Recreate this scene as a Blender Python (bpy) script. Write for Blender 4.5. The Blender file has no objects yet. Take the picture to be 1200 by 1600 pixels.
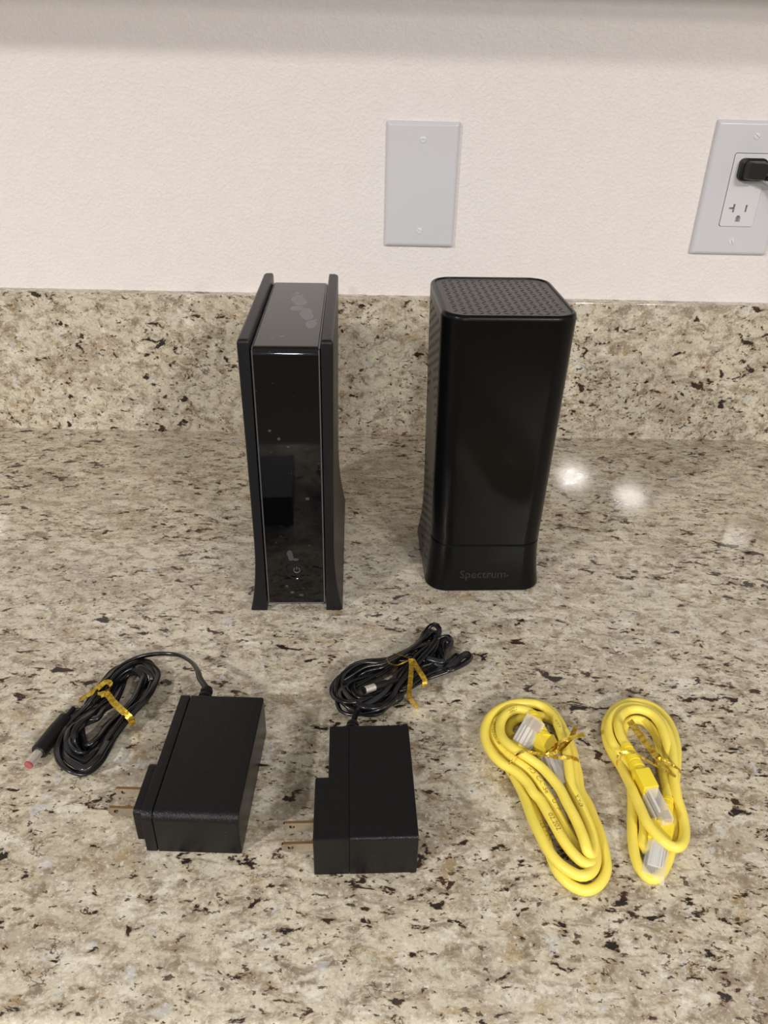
import bpy, bmesh, math, random
from mathutils import Vector, Matrix, noise
random.seed(7)
MM = 0.001
scene = bpy.context.scene
col = scene.collection
PI = math.pi

# ------------------------------------------------------------------ camera
CAM = Vector((-18.534, -814.983, 374.018))          # millimetres
PITCH, YAW, ROLL = math.radians(30.831), math.radians(1.059), math.radians(1.439)
FPX = 1200.0                                        # focal length in pixels of a 1200x1600 frame
_F = Vector((math.sin(YAW) * math.cos(PITCH), math.cos(YAW) * math.cos(PITCH), -math.sin(PITCH)))
_X = Vector((math.cos(YAW), -math.sin(YAW), 0))
_U = _X.cross(_F)
CX = math.cos(ROLL) * _X + math.sin(ROLL) * _U
CU = -math.sin(ROLL) * _X + math.cos(ROLL) * _U
cd = bpy.data.cameras.new('camera')
cam = bpy.data.objects.new('camera', cd)
col.objects.link(cam)
M = Matrix((CX, CU, -_F)).transposed().to_4x4()
M.translation = CAM * MM
cam.matrix_world = M
cd.sensor_width = 36
cd.lens = FPX * 36 / 1600
cd.clip_start = 0.01
scene.camera = cam

# ------------------------------------------------------------------ world and lamps
w = bpy.data.worlds.new('room_ambient')
scene.world = w
w.use_nodes = True
w.node_tree.nodes['Background'].inputs[0].default_value = (1.0, 0.98, 0.97, 1)
w.node_tree.nodes['Background'].inputs[1].default_value = 0.38
def downlight(name, x, y, watt, c=(1.0, 0.955, 0.915)):
    l = bpy.data.lights.new(name, 'AREA')
    l.shape = 'DISK'; l.size = 0.14; l.energy = watt; l.color = c
    o = bpy.data.objects.new(name, l); col.objects.link(o)
    o.location = (x, y, 1.5)
# right three: mirrored in the polished counter and stepped cabinet shadow on the wall; left one: soft shadow right of the
# modem; far one: highlight along the modem's top front edge
downlight('downlight_right_first_offscreen', 1.027, -2.74, 42)
downlight('downlight_right_second_offscreen', 1.268, -2.53, 30)
downlight('downlight_right_third_offscreen', 1.656, -2.17, 5)
downlight('downlight_left_offscreen', -1.75, -2.1, 62)
downlight('downlight_back_offscreen', -0.32, -4.2, 75)
vs = scene.view_settings
vs.view_transform = 'Standard'; vs.look = 'None'; vs.gamma = 1; vs.use_curve_mapping = False
vs.exposure = 0.12

# ------------------------------------------------------------------ helpers
def at(u, v, z=0.0):
    """world point (mm) at height z seen at photo pixel (u, v)"""
    d = _F + CX * ((u - 600) / FPX) - CU * ((v - 800) / FPX)
    return CAM + d * ((z - CAM.z) / d.z)
def tag(o, label=None, cat=None, group=None, kind=None):
    if label: o['label'] = label
    if cat: o['category'] = cat
    if group: o['group'] = group
    if kind: o['kind'] = kind
    return o
def empty(name, loc=(0, 0, 0), rz=0.0):
    o = bpy.data.objects.new(name, None); col.objects.link(o)
    o.location = Vector(loc) * MM; o.rotation_euler = (0, 0, rz)
    o.empty_display_size = 0.02
    return o
def obj(name, bm, mat, parent=None, smooth=35, loc=None, wn=True):
    """link a millimetre bmesh as one mesh object"""
    bmesh.ops.scale(bm, vec=(MM, MM, MM), verts=bm.verts)
    me = bpy.data.meshes.new(name)
    bm.to_mesh(me); bm.free()
    if smooth:
        for p in me.polygons: p.use_smooth = True
        me.set_sharp_from_angle(angle=math.radians(smooth))
    o = bpy.data.objects.new(name, me)
    me.materials.append(mat)
    col.objects.link(o)
    if smooth and wn:
        wm = o.modifiers.new('face_weighted_normals', 'WEIGHTED_NORMAL'); wm.keep_sharp = True; wm.weight = 80
    if loc is not None: o.location = Vector(loc) * MM
    if parent: o.parent = parent
    return o
def box(x0, x1, y0, y1, z0, z1, bev=0.0, seg=2, bm=None):
    b = bmesh.new()
    bmesh.ops.create_cube(b, size=1)
    for v in b.verts:
        v.co = Vector(((x0 + x1) / 2 + v.co.x * (x1 - x0), (y0 + y1) / 2 + v.co.y * (y1 - y0), (z0 + z1) / 2 + v.co.z * (z1 - z0)))
    if bev: bmesh.ops.bevel(b, geom=b.edges[:], offset=bev, segments=seg, profile=0.5, affect='EDGES')
    return merge(bm, b)
def merge(dst, src, mat=None):
    if mat is not None: bmesh.ops.transform(src, matrix=mat, verts=src.verts)
    if dst is None: return src
    me = bpy.data.meshes.new('tmp'); src.to_mesh(me); src.free()
    dst.from_mesh(me); bpy.data.meshes.remove(me)
    return dst
def lathe(prof, n=32, bm=None, mat=None, cap=True):
    """revolve (r, h) pairs about the z axis"""
    b = bmesh.new(); rings = []
    for r, h in prof:
        rings.append([b.verts.new((r * math.cos(2 * PI * i / n), r * math.sin(2 * PI * i / n), h)) for i in range(n)])
    for a, c in zip(rings, rings[1:]):
        for i in range(n): b.faces.new((a[i], a[(i + 1) % n], c[(i + 1) % n], c[i]))
    if cap:
        b.faces.new(rings[0][::-1]); b.faces.new(rings[-1])
    return merge(bm, b, mat)
def loft(rings, bm=None, cap0=True, cap1=True, skip=()):
    b = bmesh.new(); R = [[b.verts.new(p) for p in r] for r in rings]
    n = len(R[0])
    for a, c in zip(R, R[1:]):
        for i in range(n):
            if i in skip: continue
            b.faces.new((a[i], a[(i + 1) % n], c[(i + 1) % n], c[i]))
    if cap0: b.faces.new(R[0][::-1])
    if cap1: b.faces.new(R[-1])
    return merge(bm, b)
def prism(pts, h0, h1, bm=None, mat=None):
    return merge(bm, loft([[(x, y, h0) for x, y in pts], [(x, y, h1) for x, y in pts]]), mat)
def align(p, d, up=Vector((0, 0, 1))):
    """matrix that sends +z to direction d at point p"""
    z = Vector(d).normalized(); x = up.cross(z)
    if x.length < 1e-4: x = Vector((1, 0, 0))
    x.normalize(); y = z.cross(x)
    m = Matrix((x, y, z)).transposed().to_4x4(); m.translation = p
    return m
def catmull(P, step=1.6, closed=False):
    P = [Vector(p) for p in P]; out = []; n = len(P)
    for i in range(n - 1):
        p0 = P[max(i - 1, 0)]; p1 = P[i]; p2 = P[i + 1]; p3 = P[min(i + 2, n - 1)]
        k = max(2, int((p2 - p1).length / step))
        t0 = 0.0; t1 = t0 + max((p1 - p0).length, 1e-3) ** 0.5; t2 = t1 + max((p2 - p1).length, 1e-3) ** 0.5; t3 = t2 + max((p3 - p2).length, 1e-3) ** 0.5
        for j in range(k):
            t = t1 + (t2 - t1) * j / k
            if i == 0: A1 = p1
            else: A1 = p0 * ((t1 - t) / (t1 - t0)) + p1 * ((t - t0) / (t1 - t0))
            A2 = p1 * ((t2 - t) / (t2 - t1)) + p2 * ((t - t1) / (t2 - t1))
            A3 = p2 if i == n - 2 else p2 * ((t3 - t) / (t3 - t2)) + p3 * ((t - t2) / (t3 - t2))
            B1 = A1 * ((t2 - t) / (t2 - t0)) + A2 * ((t - t0) / (t2 - t0))
            B2 = A2 * ((t3 - t) / (t3 - t1)) + A3 * ((t - t1) / (t3 - t1))
            out.append(B1 * ((t2 - t) / (t2 - t1)) + B2 * ((t - t1) / (t2 - t1)))
    out.append(P[-1].copy())
    return out
def frames(C):
    T = [(C[min(i + 1, len(C) - 1)] - C[max(i - 1, 0)]).normalized() for i in range(len(C))]
    n = Vector((0, 0, 1)); n = (n - T[0] * n.dot(T[0])).normalized(); N = [n]
    for i in range(1, len(C)):
        v = N[-1] - T[i] * N[-1].dot(T[i])
        N.append(v.normalized())
    return T, N
def tube(C, r, sides=10, bm=None):
    T, N = frames(C); rings = []
    for c, t, n in zip(C, T, N):
        b = t.cross(n)
        rings.append([c + (n * math.cos(2 * PI * k / sides) + b * math.sin(2 * PI * k / sides)) * r for k in range(sides)])
    return loft(rings, bm)
def twin(C, r, off, seed=0.0, bm=None):
    """flat two-core flex: one closed figure-of-eight section that slowly twists along its run"""
    T, N = frames(C); rings = []
    for i, (c, t, n) in enumerate(zip(C, T, N)):
        a = PI / 2 + 0.75 * math.sin(i * 0.017 + seed) + 0.3 * math.sin(i * 0.05)
        b = t.cross(n)
        e = n * math.cos(a) + b * math.sin(a); f = t.cross(e)
        sec = []
        for s in (1, -1):
            for k in range(7):
                an = -PI * 0.62 + PI * 1.24 * k / 6 + (0 if s > 0 else PI)
                sec.append(c + e * (s * off + r * math.cos(an)) + f * (r * math.sin(an)))
        rings.append(sec)
    return loft(rings, bm)
def ribbon(C, width, wdir, thick=0.25, bm=None, jit=0.0):
    """thin crumpled foil strip along C; wdir is one width vector or one for each point"""
    C = [Vector(p) for p in C]; rings = []
    if not isinstance(wdir, list): wdir = [wdir] * len(C)
    if not isinstance(width, list): width = [width] * len(C)
    for i, c in enumerate(C):
        t = (C[min(i + 1, len(C) - 1)] - C[max(i - 1, 0)]).normalized()
        s = Vector(wdir[i]); s = (s - t * s.dot(t)).normalized() * (width[i] / 2); n = t.cross(s).normalized() * thick / 2
        j = n * random.uniform(-jit, jit); k = n * random.uniform(-jit, jit)
        rings.append([c - s - n + j, c + s - n + k, c + s + n + k, c - s + n + j])
    return loft(rings, bm)
def text_bm(s, size, extrude=0.0):
    cu = bpy.data.curves.new('lettering', 'FONT'); cu.body = s; cu.size = size; cu.extrude = extrude; cu.resolution_u = 3
    cu.align_x = 'CENTER'
    o = bpy.data.objects.new('lettering_tmp', cu)
    me = bpy.data.meshes.new_from_object(o)
    b = bmesh.new(); b.from_mesh(me)
    bpy.data.objects.remove(o); bpy.data.curves.remove(cu); bpy.data.meshes.remove(me)
    return b
def cut(o, cutters):
    """subtract millimetre bmeshes from a mesh object that has no transform of its own yet"""
    for bm in cutters:
        c = obj('cutter', bm, o.data.materials[0], smooth=0)
        m = o.modifiers.new('cut', 'BOOLEAN'); m.operation = 'DIFFERENCE'; m.object = c; m.solver = 'EXACT'
        for q in list(o.modifiers):
            if q.type != 'BOOLEAN': o.modifiers.remove(q)
        dg = bpy.context.evaluated_depsgraph_get()
        me = bpy.data.meshes.new_from_object(o.evaluated_get(dg))
        o.modifiers.remove(m); old = o.data; o.data = me; me.name = old.name
        bpy.data.meshes.remove(old)
        cm = c.data; bpy.data.objects.remove(c); bpy.data.meshes.remove(cm)
    for p in o.data.polygons: p.use_smooth = True
    o.data.set_sharp_from_angle(angle=math.radians(30))
    wm = o.modifiers.new('face_weighted_normals', 'WEIGHTED_NORMAL'); wm.keep_sharp = True; wm.weight = 80

# ------------------------------------------------------------------ materials
class NT:
    def __init__(s, name):
        s.m = bpy.data.materials.new(name); s.m.use_nodes = True
        s.n = s.m.node_tree.nodes; s.l = s.m.node_tree.links
        s.b = s.n['Principled BSDF']
    def new(s, t, **k):
        n = s.n.new(t)
        for a, v in k.items(): setattr(n, a, v)
        return n
    def set(s, n, i, v):
        if hasattr(v, 'is_output'): s.l.new(v, n.inputs[i])
        else: n.inputs[i].default_value = v
    def math(s, op, a, b=0.0, c=0.0, clamp=False):
        n = s.new('ShaderNodeMath', operation=op, use_clamp=clamp)
        s.set(n, 0, a); s.set(n, 1, b); s.set(n, 2, c)
        return n.outputs[0]
    def coord(s, rot=(0, 0, 0), scale=(1, 1, 1), loc=(0, 0, 0)):
        t = s.new('ShaderNodeTexCoord'); m = s.new('ShaderNodeMapping')
        m.inputs['Rotation'].default_value = rot; m.inputs['Scale'].default_value = scale; m.inputs['Location'].default_value = loc
        s.l.new(t.outputs['Object'], m.inputs[0]); return m.outputs[0]
    def noise(s, v, scale, detail=3, rough=0.5, dist=0.0):
        n = s.new('ShaderNodeTexNoise'); s.l.new(v, n.inputs['Vector'])
        n.inputs['Scale'].default_value = scale; n.inputs['Detail'].default_value = detail
        n.inputs['Roughness'].default_value = rough; n.inputs['Distortion'].default_value = dist
        return n.outputs[0]
    def step(s, v, a, b, t0=0.0, t1=1.0):
        n = s.new('ShaderNodeMapRange', interpolation_type='SMOOTHSTEP'); s.set(n, 0, v)
        n.inputs[1].default_value = a; n.inputs[2].default_value = b; n.inputs[3].default_value = t0; n.inputs[4].default_value = t1
        return n.outputs[0]
    def mix(s, f, a, b):
        n = s.new('ShaderNodeMix', data_type='RGBA'); s.set(n, 0, f); s.set(n, 6, a); s.set(n, 7, b)
        return n.outputs[2]
    def bump(s, h, strength, dist):
        n = s.new('ShaderNodeBump'); s.l.new(h, n.inputs['Height']); n.inputs['Strength'].default_value = strength; n.inputs['Distance'].default_value = dist
        s.l.new(n.outputs[0], s.b.inputs['Normal'])
def rgb(r, g, b): return (r, g, b, 1)
def plain(name, c, rough=0.5, metal=0.0, spec=0.5, grain=0.0, gscale=900, coat=0.0, trans=0.0, ior=1.5, var=0.08):
    t = NT(name); b = t.b
    b.inputs['Base Color'].default_value = rgb(*c); b.inputs['Roughness'].default_value = rough
    b.inputs['Metallic'].default_value = metal; b.inputs['Specular IOR Level'].default_value = spec
    b.inputs['Coat Weight'].default_value = coat; b.inputs['Coat Roughness'].default_value = 0.05
    b.inputs['Transmission Weight'].default_value = trans; b.inputs['IOR'].default_value = ior
    v = t.coord(); n = t.noise(v, gscale, 2)
    k = t.step(n, 0.3, 0.7, 1 - var, 1 + var)
    mx = t.new('ShaderNodeMix', data_type='RGBA', blend_type='MULTIPLY'); mx.inputs[0].default_value = 1
    mx.inputs[6].default_value = rgb(*c); t.l.new(k, mx.inputs[7]); t.l.new(mx.outputs[2], b.inputs['Base Color'])
    if grain: t.bump(n, grain, 0.0004)
    return t.m
def granite():
    t = NT('polished_granite')
    v0 = t.coord()
    vs = t.coord(rot=(0, 0, math.radians(14)), scale=(0.72, 1.2, 1.0))         # grain runs along the counter
    vd = t.coord(rot=(0, 0, math.radians(24)), scale=(0.62, 1.12, 0.9), loc=(0.37, 0.11, 0.2))
    big = t.noise(vs, 13, 4, 0.55, 0.6)
    mid = t.noise(vs, 95, 6, 0.72, 0.6)
    fine = t.noise(v0, 420, 4, 0.7, 0.2)
    c = t.mix(t.step(mid, 0.33, 0.58), rgb(0.225, 0.175, 0.118), rgb(0.605, 0.55, 0.43))
    c = t.mix(t.math('MULTIPLY', t.step(t.noise(vd, 21, 6, 0.68, 0.6), 0.49, 0.62), 0.5), c, rgb(0.30, 0.235, 0.165))     # taupe drifts
    c = t.mix(t.math('MULTIPLY', t.step(t.noise(vd, 62, 6, 0.66, 0.4), 0.56, 0.66), 0.6), c, rgb(0.78, 0.74, 0.64))      # milky quartz
    c = t.mix(t.math('MULTIPLY', t.step(t.noise(vs, 50, 6, 0.68, 0.5), 0.57, 0.67), 0.5), c, rgb(0.36, 0.24, 0.09))      # ochre
    c = t.mix(t.math('MULTIPLY', t.step(t.noise(v0, 66, 3, 0.55, 0.4), 0.64, 0.69), 0.55), c, rgb(0.55, 0.56, 0.58))       # grey quartz
    c = t.mix(t.step(fine, 0.52, 0.70, 0, 0.6), c, rgb(0.25, 0.19, 0.12))
    c = t.mix(t.step(fine, 0.46, 0.32, 0, 0.5), c, rgb(0.88, 0.85, 0.78))
    # dark biotite flecks: clustered, ragged, drawn out along the grain
    cl = t.step(big, 0.36, 0.62)
    f1 = t.math('ADD', t.noise(vd, 118, 5, 0.6, 0.4), t.math('MULTIPLY', cl, 0.06))
    d1 = t.step(f1, 0.645, 0.685)
    f2 = t.math('ADD', t.noise(vs, 250, 4, 0.6, 0.2), t.math('MULTIPLY', cl, 0.045))
    d2 = t.step(f2, 0.633, 0.672)
    vein = t.noise(vd, 34, 5, 0.6, 0.3)
    vn = t.math('MULTIPLY', t.step(t.math('ABSOLUTE', t.math('SUBTRACT', vein, 0.47)), 0.008, 0.0015), t.step(t.noise(vs, 30, 3, 0.5), 0.54, 0.62))
    c = t.mix(t.step(f1, 0.59, 0.67, 0, 0.45), c, rgb(0.26, 0.17, 0.085))
    c = t.mix(t.math('MULTIPLY', vn, 0.8), c, rgb(0.07, 0.045, 0.03))
    c = t.mix(t.math('MULTIPLY', d2, 0.88), c, rgb(0.055, 0.034, 0.024))
    red = t.mix(t.step(t.noise(v0, 80, 2, 0.5), 0.5, 0.6), rgb(0.014, 0.011, 0.012), rgb(0.045, 0.017, 0.012))
    c = t.mix(t.math('MULTIPLY', d1, 0.97), c, red)
    t.l.new(c, t.b.inputs['Base Color'])
    t.b.inputs['Roughness'].default_value = 0.06
    t.b.inputs['Specular IOR Level'].default_value = 0.5
    return t.m
def wall_paint():
    t = NT('orange_peel_wall_paint'); v = t.coord()
    n = t.noise(v, 290, 4, 0.55, 0.3); n2 = t.noise(v, 60, 2, 0.5)
    t.b.inputs['Base Color'].default_value = rgb(0.80, 0.735, 0.69)
    c = t.mix(t.step(n2, 0.3, 0.7), rgb(0.80, 0.75, 0.725), rgb(0.82, 0.77, 0.745)); t.l.new(c, t.b.inputs['Base Color'])
    t.b.inputs['Roughness'].default_value = 0.55
    t.bump(t.math('ADD', t.step(n, 0.35, 0.75), t.math('MULTIPLY', n2, 0.5)), 0.4, 0.0009)
    return t.m
def smudged(name, c, rough, blobs, axes, amount=0.5, dust=0.0, smear=(0.36, 0.37, 0.40)):
    """gloss plastic with dried smears at given spots (mm, object space, two axes)"""
    t = NT(name); tc = t.new('ShaderNodeTexCoord'); sp = t.new('ShaderNodeSeparateXYZ'); t.l.new(tc.outputs['Object'], sp.inputs[0])
    a, b = sp.outputs[axes[0]], sp.outputs[axes[1]]
    w_ = t.math('MULTIPLY', t.math('SUBTRACT', t.noise(tc.outputs['Object'], 320, 3), 0.5), 0.9)
    tot = None
    for (x, y, rx, ry) in blobs:
        dx = t.math('DIVIDE', t.math('SUBTRACT', a, x * MM), rx * MM); dy = t.math('DIVIDE', t.math('SUBTRACT', b, y * MM), ry * MM)
        d = t.math('ADD', t.math('ADD', t.math('MULTIPLY', dx, dx), t.math('MULTIPLY', dy, dy)), w_)
        m = t.step(d, 1.05, 0.85)
        tot = m if tot is None else t.math('MAXIMUM', tot, m)
    tot = t.math('MULTIPLY', tot, amount)
    if dust:
        dn = t.step(t.noise(tc.outputs['Object'], 420, 2, 0.5), 0.74, 0.78, 0, dust)
        tot = t.math('MAXIMUM', tot, dn)
    t.l.new(t.mix(tot, rgb(*c), rgb(*smear)), t.b.inputs['Base Color'])
    t.l.new(t.math('ADD', t.math('MULTIPLY', tot, 0.5), rough), t.b.inputs['Roughness'])
    return t.m
def foil():
    t = NT('gold_foil'); v = t.coord(); n = t.noise(v, 420, 3, 0.6)
    t.l.new(t.mix(t.step(n, 0.35, 0.65), rgb(0.62, 0.36, 0.03), rgb(0.98, 0.72, 0.13)), t.b.inputs['Base Color'])
    t.b.inputs['Metallic'].default_value = 1; t.b.inputs['Roughness'].default_value = 0.24
    t.bump(n, 0.35, 0.0008)
    return t.m
def wood(name, c0, c1, sc=(1, 12, 1)):
    t = NT(name); v = t.coord(scale=sc); n = t.noise(v, 6, 5, 0.6, 1.0)
    t.l.new(t.mix(n, rgb(*c0), rgb(*c1)), t.b.inputs['Base Color']); t.b.inputs['Roughness'].default_value = 0.4
    return t.m
GRANITE = granite(); WALL = wall_paint(); GOLD = foil()
SATIN = plain('satin_black_plastic', (0.012, 0.012, 0.013), 0.3, grain=0.25, gscale=2600)
SHELL = plain('matte_black_shell', (0.0035, 0.0035, 0.0037), 0.24, spec=0.17, grain=0.15, gscale=2600)
GRILLE = plain('grey_black_grille', (0.06, 0.057, 0.053), 0.36, grain=0.3, gscale=2600)
PANEL = plain('textured_black_side_panel', (0.007, 0.0073, 0.0085), 0.36, spec=0.3, grain=0.5, gscale=1700)
ADAPT = plain('fine_textured_black_plastic', (0.0045, 0.0044, 0.0052), 0.3, spec=0.32, grain=0.7, gscale=1500)
CORD = plain('black_cord_vinyl', (0.004, 0.004, 0.0055), 0.25, spec=0.7)
RUBBER = plain('black_rubber', (0.005, 0.005, 0.005), 0.42, spec=0.4)
INNER = plain('black_inner_plastic', (0.0045, 0.0045, 0.005), 0.45, spec=0.3)
TRIM = plain('smoked_edge_trim', (0.10, 0.10, 0.105), 0.3)
YEL = plain('yellow_vinyl', (0.88, 0.72, 0.11), 0.38, gscale=500, var=0.01)
YBOOT = plain('yellow_rubber_boot', (0.88, 0.69, 0.04), 0.42, var=0.01)
INK = plain('faded_black_ink', (0.30, 0.21, 0.03), 0.6)
CLEAR = plain('clear_polycarbonate', (0.93, 0.93, 0.92), 0.07, spec=0.8, var=0.01)
CLEAR.node_tree.nodes['Principled BSDF'].inputs['Alpha'].default_value = 0.34
NICKEL = plain('nickel', (0.66, 0.61, 0.53), 0.25, metal=1)
BROWN_METAL = plain('brown_metal_edge', (0.50, 0.31, 0.15), 0.35, metal=1)  # browner, darker metal than the blades, used along their top edges
BARREL = plain('bright_plug_barrel', (0.80, 0.74, 0.69), 0.38, metal=0.75)
PINK = plain('pink_plug_insulator', (0.34, 0.085, 0.09), 0.5)
PLATE = plain('white_plate_plastic', (0.63, 0.63, 0.665), 0.2, var=0.01)
RECEP = plain('white_receptacle_plastic', (0.68, 0.67, 0.69), 0.3, var=0.01)
SCREWM = plain('white_painted_screw', (0.70, 0.71, 0.71), 0.3, var=0.01)
CABW = plain('white_cabinet_paint', (0.62, 0.58, 0.53), 0.4)
STEEL = plain('brushed_steel', (0.6, 0.6, 0.6), 0.35, metal=1)
FLOORM = wood('dark_wood_floor', (0.035, 0.022, 0.014), (0.075, 0.048, 0.03))
WIRE = [plain('wire_' + n, c, 0.4) for n, c in (('blue', (0.06, 0.2, 0.6)), ('white', (0.75, 0.75, 0.75)), ('orange', (0.75, 0.3, 0.08)), ('brown', (0.3, 0.14, 0.07)))]
CONTACT = plain('gold_contact', (0.95, 0.78, 0.4), 0.25, metal=1)

# ------------------------------------------------------------------ the setting
tag(obj('wall_back', box(-1500, 1500, 0, 60, -915, 1520), WALL), 'cream orange-peel textured kitchen wall behind the counter', 'wall', kind='structure')
tag(obj('floor', box(-4500, 4500, -8000, 60, -935, -915), FLOORM), 'dark wooden floor in front of the counter', 'floor', kind='structure')
SPT, SPH = 14.4, 154.6
ct = box(-1500, 1500, -641, 0, -30, 0)
eds = [e for e in ct.edges if all(abs(v.co.y + 641) < 1e-3 for v in e.verts) and abs(e.verts[0].co.z - e.verts[1].co.z) < 1e-3]
bmesh.ops.bevel(ct, geom=eds, offset=7, segments=6, profile=0.5, affect='EDGES')
tag(obj('countertop', ct, GRANITE), 'polished beige granite countertop with dark brown flecks under all the electronics', 'countertop')
bs = box(-1500, 1500, -SPT, 0, 0, SPH)
eds = [e for e in bs.edges if all(abs(v.co.y + SPT) < 1e-3 and abs(v.co.z - SPH) < 1e-3 for v in e.verts)]
bmesh.ops.bevel(bs, geom=eds, offset=1.2, segments=2, profile=0.5, affect='EDGES')
tag(obj('backsplash', bs, GRANITE), 'low upright granite backsplash strip along the foot of the wall', 'backsplash')
t = tag(empty('upper_cabinet', (0, -165, 545)), 'white wall cabinet hung above the counter', 'cabinet')
obj('body', box(-1500, 1500, -145, 164, 0, 760), CABW, t)
for i in range(4):
    d = obj('door', box(-1497 + i * 750, -753 + i * 750, -165, -146, 2, 758, 2), CABW, t)
    hx = -800 + i * 750 if i % 2 == 0 else -1450 + i * 750
    obj('handle', box(hx - 5, hx + 5, -190, -166, 40, 150, 3), STEEL, d)
t = tag(empty('base_cabinet', (0, -300, -915)), 'white base cabinet carrying the granite countertop', 'cabinet')
obj('body', box(-1500, 1500, -290, 300, 0, 885), CABW, t)
for i in range(4):
    d = obj('door', box(-1497 + i * 750, -753 + i * 750, -310, -291, 100, 875, 2), CABW, t)
    hx = -800 + i * 750 if i % 2 == 0 else -1450 + i * 750
    obj('handle', box(hx - 5, hx + 5, -335, -311, 720, 830, 3), STEEL, d)

# ------------------------------------------------------------------ wall plates (built in x-z, facing -y)
def plate_mesh(W, H, T=5.5, bev=4.2):
    def rr(w, h, y): return [(-w, y, -h), (w, y, -h), (w, y, h), (-w, y, h)]
    def rc(w, h, y, r, n=4):
        P = []
        for cx, cz, a0 in ((w - r, -h + r, -PI / 2), (w - r, h - r, 0), (-w + r, h - r, PI / 2), (-w + r, -h + r, PI)):
            for k in range(n + 1):
                a = a0 + PI / 2 * k / n; P.append((cx + r * math.cos(a), y, cz + r * math.sin(a)))
        return P
    w, h = W / 2, H / 2; R = [rc(w, h, 0, 1.2), rc(w, h, -1.4, 1.2)]
    for k in range(1, 6):
        a = PI / 2 * k / 5; i = bev * (1 - math.cos(a)); R.append(rc(w - i, h - i, -1.4 - (T - 1.4) * math.sin(a), 1.2))
    return loft(R)
def screw(parent, x, z, y, ang, r=3.0):
    """slotted oval-head screw: base disc with two raised half heads"""
    m = Matrix.Translation((x, y, z)) @ Matrix.Rotation(ang, 4, 'Y') @ Matrix.Rotation(PI / 2, 4, 'X')
    b = lathe([(r, -0.3), (r, 0.06)], 24, None, m.copy())
    for s in (1, -1):
        def seg(rr, hh): 
            P = []
            a0 = math.asin(0.42 / rr)
            for k in range(13):
                a = a0 + (PI - 2 * a0) * k / 12; P.append((rr * math.cos(a) , s * rr * math.sin(a), hh))
            return P if s > 0 else P[::-1]
        merge(b, loft([seg(r, 0.0), seg(r, 0.45), seg(r * 0.72, 0.95)]), m.copy())
    o = obj('screw', b, SCREWM, parent, 40)
P1C = (-10.047 + 35, 0, 205.627 + 57.15)
t = tag(empty('blank_wall_plate', P1C), 'blank white rectangular wall plate with two screws above the backsplash', 'wall plate')
obj('plate', plate_mesh(70, 114.3), PLATE, t, 30)
screw(t, 0, 41.5, -5.5, math.radians(2)); screw(t, 0, -41.5, -5.5, math.radians(38))

P2C = (303.458 + 39.3, 0, 204.204 + 61.5)
t = tag(empty('electrical_outlet', P2C), 'white duplex electrical outlet with its cover plate on the wall', 'outlet')
pl = obj('plate', plate_mesh(78.6, 123.1), PLATE, None, 30)
def rcut(w, h, r, y0, y1, cx=0, cz=0):
    P = []
    for sx, sz, a0 in ((1, -1, -PI / 2), (1, 1, 0), (-1, 1, PI / 2), (-1, -1, PI)):
        for k in range(5):
            a = a0 + PI / 2 * k / 4; P.append((cx + sx * (w / 2 - r) + r * math.cos(a), cz + sz * (h / 2 - r) + r * math.sin(a)))
    return loft([[(x, y1, z) for x, z in P], [(x, y0, z) for x, z in P]])
cut(pl, [rcut(34.2, 67.6, 2.2, -9, 3)])
pl.parent = t
rc = obj('receptacle', rcut(33.2, 66.6, 1.9, -6.6, 0), RECEP, None, 30)
def ushape(cx, cz):
    P = [(cx - 2.5, cz - 3), (cx + 2.5, cz - 3)] + [(cx + 2.5 * math.cos(PI * k / 8), cz + 0.6 + 2.5 * math.sin(PI * k / 8)) for k in range(9)]
    return loft([[(x, -0.3, z) for x, z in P], [(x, -9, z) for x, z in P]])
cs = []
for cz in (19.5, -19.0):
    cs += [box(-7.2, -5.2, -9, -0.3, cz - 1.2, cz + 6.6), box(-11.0, -6.5, -9, -0.3, cz + 1.7, cz + 3.6), box(5.2, 7.0, -9, -0.3, cz - 0.6, cz + 6.0), ushape(0.2, cz - 7.0)]
cut(rc, cs)
rc.parent = t
screw(t, 0, 48.4, -5.5, math.radians(35)); screw(t, 0, -48.4, -5.5, math.radians(65))

# black three-pin plug pushed into the upper half of the outlet, its cord leaving to the right
t = tag(empty('power_plug', (P2C[0] + 1.5, -6.6, P2C[2] + 19.5)), 'black moulded power plug with its cord plugged into the outlet', 'plug')
def rrect(w, d, r, z, n=4, cx=0, cy=0):
    P = []
    for sx, sy, a0 in ((1, -1, -PI / 2), (1, 1, 0), (-1, 1, PI / 2), (-1, -1, PI)):
        for k in range(n + 1):
            a = a0 + PI / 2 * k / n; P.append((cx + sx * (w / 2 - r) + r * math.cos(a), cy + sy * (d / 2 - r) + r * math.sin(a), z))
    return P
yz = Matrix.Rotation(PI / 2, 4, 'X')                       # z -> -y
b = loft([rrect(26, 20, 5, 0.0), rrect(26.5, 20.5, 5, 2), rrect(26, 20, 5, 5.5), rrect(21, 17, 4, 6.5), rrect(19, 16, 4, 16), rrect(16, 14, 4, 19)])
obj('body', merge(None, b, yz.copy()), RUBBER, t, 40)
b = lathe([(4.9, 0), (4.9, 2), (4.0, 2.3), (4.0, 3.3), (4.7, 3.6), (4.7, 5.6), (3.9, 5.9), (3.9, 6.9), (4.5, 7.2), (4.5, 9.2), (3.6, 9.5), (3.6, 14)], 20, None, align(Vector((4, -12, -1.5)), (1, -0.12, -0.38)))
obj('strain_relief', b, RUBBER, t, 40)
obj('cord', tube(catmull([(13, -12.2, -5.5), (28, -15, -13), (58, -26, -45), (85, -38, -120), (100, -46, -220), (118, -52, -272), (150, -56, -281.8), (230, -60, -282), (330, -62, -282)], 4), 3.2), CORD, t)
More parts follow.
